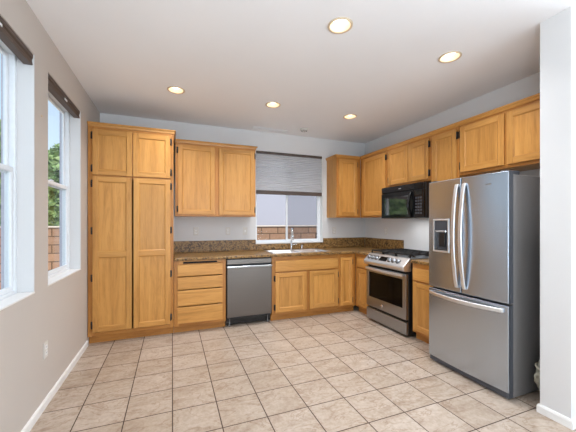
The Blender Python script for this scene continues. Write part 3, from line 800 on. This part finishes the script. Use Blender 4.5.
# ------------------------------------------------------------------ window shades
sh = thing('window_shade', 'grey pleated shade half lowered over the sink window', 'window shade', (BWX0, 0, 0))
ww = BWX1-BWX0
MB().box(.008, .004, 2.408, ww-.008, .06, 2.4435, M['shade_brown'], .003).build('headrail', sh)
bb = bmesh.new(); zt, zb, n = 2.4075, 1.842, 40; rows = []
for k in range(n+1):
    z = zt+(zb-zt)*k/n; y = .030+(.006 if k % 2 else -.006)
    rows.append((bb.verts.new((.012, y, z)), bb.verts.new((ww-.012, y, z))))
for k in range(n): bb.faces.new((rows[k][0], rows[k][1], rows[k+1][1], rows[k+1][0]))
mb = MB(); mb.add(bb, M['fabric']); mb.build('shade_fabric', sh)
MB().box(.010, .014, 1.782, ww-.010, .046, 1.8415, M['shade_brown'], .004).build('bottom_rail', sh)
for (y0, y1), lab, ty in ((LW[0], 'raised brown shade at the top of the near left window', -2.36), (LW[1], 'raised brown shade at the top of the window beside the pantry', -1.28)):
    v = thing('window_shade', lab, 'window shade', (0, y0, 0)); L = y1-y0
    MB().box(-.060, .008, 2.428, -.004, L-.008, 2.4585, M['shade_brown'], .003).build('headrail', v)
    st = MB()
    prof = [(-.056, 2.4235)]+[(-.008-(.004 if k % 2 else 0), 2.4235-k*.0075) for k in range(4)]+[(-.056, 2.401)]
    st.prism(prof, .010, L-.010, M['shade_brown'], 'y').build('folded_fabric', v)
    MB().box(-.058, .009, 2.385, -.006, L-.009, 2.4005, M['shade_brown'], .003).build('bottom_rail', v)
    MB().box(-.0075, ty-y0-.03, 2.404, -.0035, ty-y0+.03, 2.419, M['tag']).build('white_sticker', v)

# ------------------------------------------------------------------ ceiling lights
LL = ['recessed ceiling light nearest the camera at top centre of the photo', 'recessed ceiling light at far left above the pantry', 'recessed ceiling light in the middle of the far row',
      'recessed ceiling light at the right end of the far row', 'recessed ceiling light nearest the refrigerator']
l0 = thing('ceiling_light', LL[0], 'ceiling light', (LIGHTS[0][0], LIGHTS[0][1], H), 0, 'recessed ceiling lights')
MB().lathe([(.074, .0), (.090, -.0005), (.090, -.004), (.082, -.008), (.074, -.006)], M['canrim'], n=32, caps=False).build('trim_ring', l0)
MB().lathe([(.0755, -.0005), (.070, .035), (.062, .075), (.0, .078)], M['baffle'], n=32, caps=False).build('reflector', l0)
MB().lathe([(.0, .020), (.030, .022), (.050, .034), (.054, .05), (.04, .070)], M['lens'], n=24, caps=False).build('bulb', l0)
def lamp(x, y):
    l = bpy.data.lights.new('can_lamp', 'AREA'); l.shape = 'DISK'; l.size = .09; l.spread = math.radians(125); l.energy = CAN_POWER; l.color = CAN_COLOR
    o = bpy.data.objects.new('can_lamp', l); o.location = (x, y, H+.017); COL.objects.link(o)
lamp(*LIGHTS[0])
for i in range(1, 5):
    dup(l0, (LIGHTS[i][0], LIGHTS[i][1], H), 0, LL[i]); lamp(*LIGHTS[i])

sd = thing('smoke_detector', 'small round white smoke detector on the ceiling by the window', 'smoke detector', (2.70, -.36, H))
MB().lathe([(.06, -.0006), (.06, -.018), (.052, -.03), (.0, -.033)], M['plate'], n=28).build('detector_housing', sd)
for k in range(6):
    a = 2*PI*k/6; MB().box(.036*math.cos(a)-.008, .036*math.sin(a)-.004, -.0355, .036*math.cos(a)+.008, .036*math.sin(a)+.004, -.031, M['greydark']).build('detector_slot', sd)
cv = thing('light_streak', 'streak of light on the ceiling above the sink window, shaped as white slats', 'light streak', (2.23, -.165, H))  # stray light on the ceiling, modelled as a raised white slatted strip
MB().grid([-.27, -.255, .255, .27], [-.04, -.028, .028, .04], lambda u, v: not (-.255 < u < .255 and -.028 < v < .028), -.007, -.0005, M['tag'], 'xy', .002, 1).build('streak_frame', cv)
for k in range(5): MB().prism([(-.0245+.0115*k, -.0055), (-.0165+.0115*k, -.0012), (-.0155+.0115*k, -.0022), (-.0235+.0115*k, -.0065)], -.2545, .2545, M['tag'], 'x').build('streak_slat', cv)

# ------------------------------------------------------------------ outlets and small wall things
def outlet(loc, rz, label, kind='outlet', w=.07):
    nm = {'outlet': 'wall_outlet', 'switch': 'light_switch'}[kind]
    o = thing(nm, label, 'outlet' if kind == 'outlet' else 'switch', loc, rz)
    MB().box(-w/2, -.007, -.058, w/2, -.0006, .058, M['plate'], .0025, 2).build('cover_plate', o)
    if kind == 'outlet':
        for z in (-.021, .021):
            q = MB().box(-.016, -.009, z-.014, .016, -.0072, z+.014, M['trim'], .003).build('receptacle', o)
            for x in (-.006, .006): MB().box(x-.0015, -.0094, z-.004, x+.0015, -.0091, z+.006, M['dark']).build('slot', q)
    else:
        for x in ((-.023, .023) if w > .1 else (0,)):
            MB().box(x-.009, -.0125, -.018, x+.009, -.0072, .018, M['trim'], .003).build('toggle', o)
    return o
outlet((1.177, 0, 1.216), 0, 'white wall outlet on the backsplash wall nearest the pantry')
outlet((1.63, 0, 1.214), 0, 'white wall outlet in the middle below the two-door wall cabinet')
outlet((1.886, 0, 1.212), 0, 'white light switch on the wall just left of the sink window', 'switch')
outlet((3.42, 0, 1.205), 0, 'white wall outlet right of the sink window near the corner')
outlet((RW, -.553, 1.205), R90, 'white wall outlet on the right wall left of the microwave')
outlet((0, -1.757, .41), PI/2, 'white wall outlet low on the left wall under the windows')
an = MB().lathe([(.009, .0006), (.009, .003), (.004, .008), (.0, .009)], M['canrim'], axis='x', n=14).build('wall_anchor', None, (0, -1.823, 2.089))
tag(an, 'tiny beige screw anchor on the wall between the left windows', 'wall anchor')

# ------------------------------------------------------------------ cloth bag tucked beside the refrigerator
bg = thing('cloth_bag', 'grey green cloth bag tucked between the refrigerator and short wall', 'bag', (3.590, -3.03, 0))
bb = bmesh.new(); bmesh.ops.create_uvsphere(bb, u_segments=40, v_segments=26, radius=1.0); rnd = random.Random(3)
for v in bb.verts:
    a = math.atan2(v.co.y, v.co.x); z = v.co.z
    w_ = 1+.07*math.sin(a*9+z*4)+.05*math.sin(a*5-z*9)+.03*math.sin(z*22)
    fl = .86+.14*math.cos(z*2.2)
    v.co = Vector((v.co.x*.20*w_*fl, v.co.y*.064*w_, max(.0008, .175+z*.185*(1+.05*math.sin(a*6)))))
mb = MB(); mb.add(bb, M['bag'], True); mb.build('bag_body', bg)
ring = [(.19*math.cos(2*PI*k/30), .0645*math.sin(2*PI*k/30), .25+.01*math.sin(6*PI*k/30)) for k in range(31)]
MB().tube(ring, .007, M['bagcord'], 8).build('drawcord', bg)
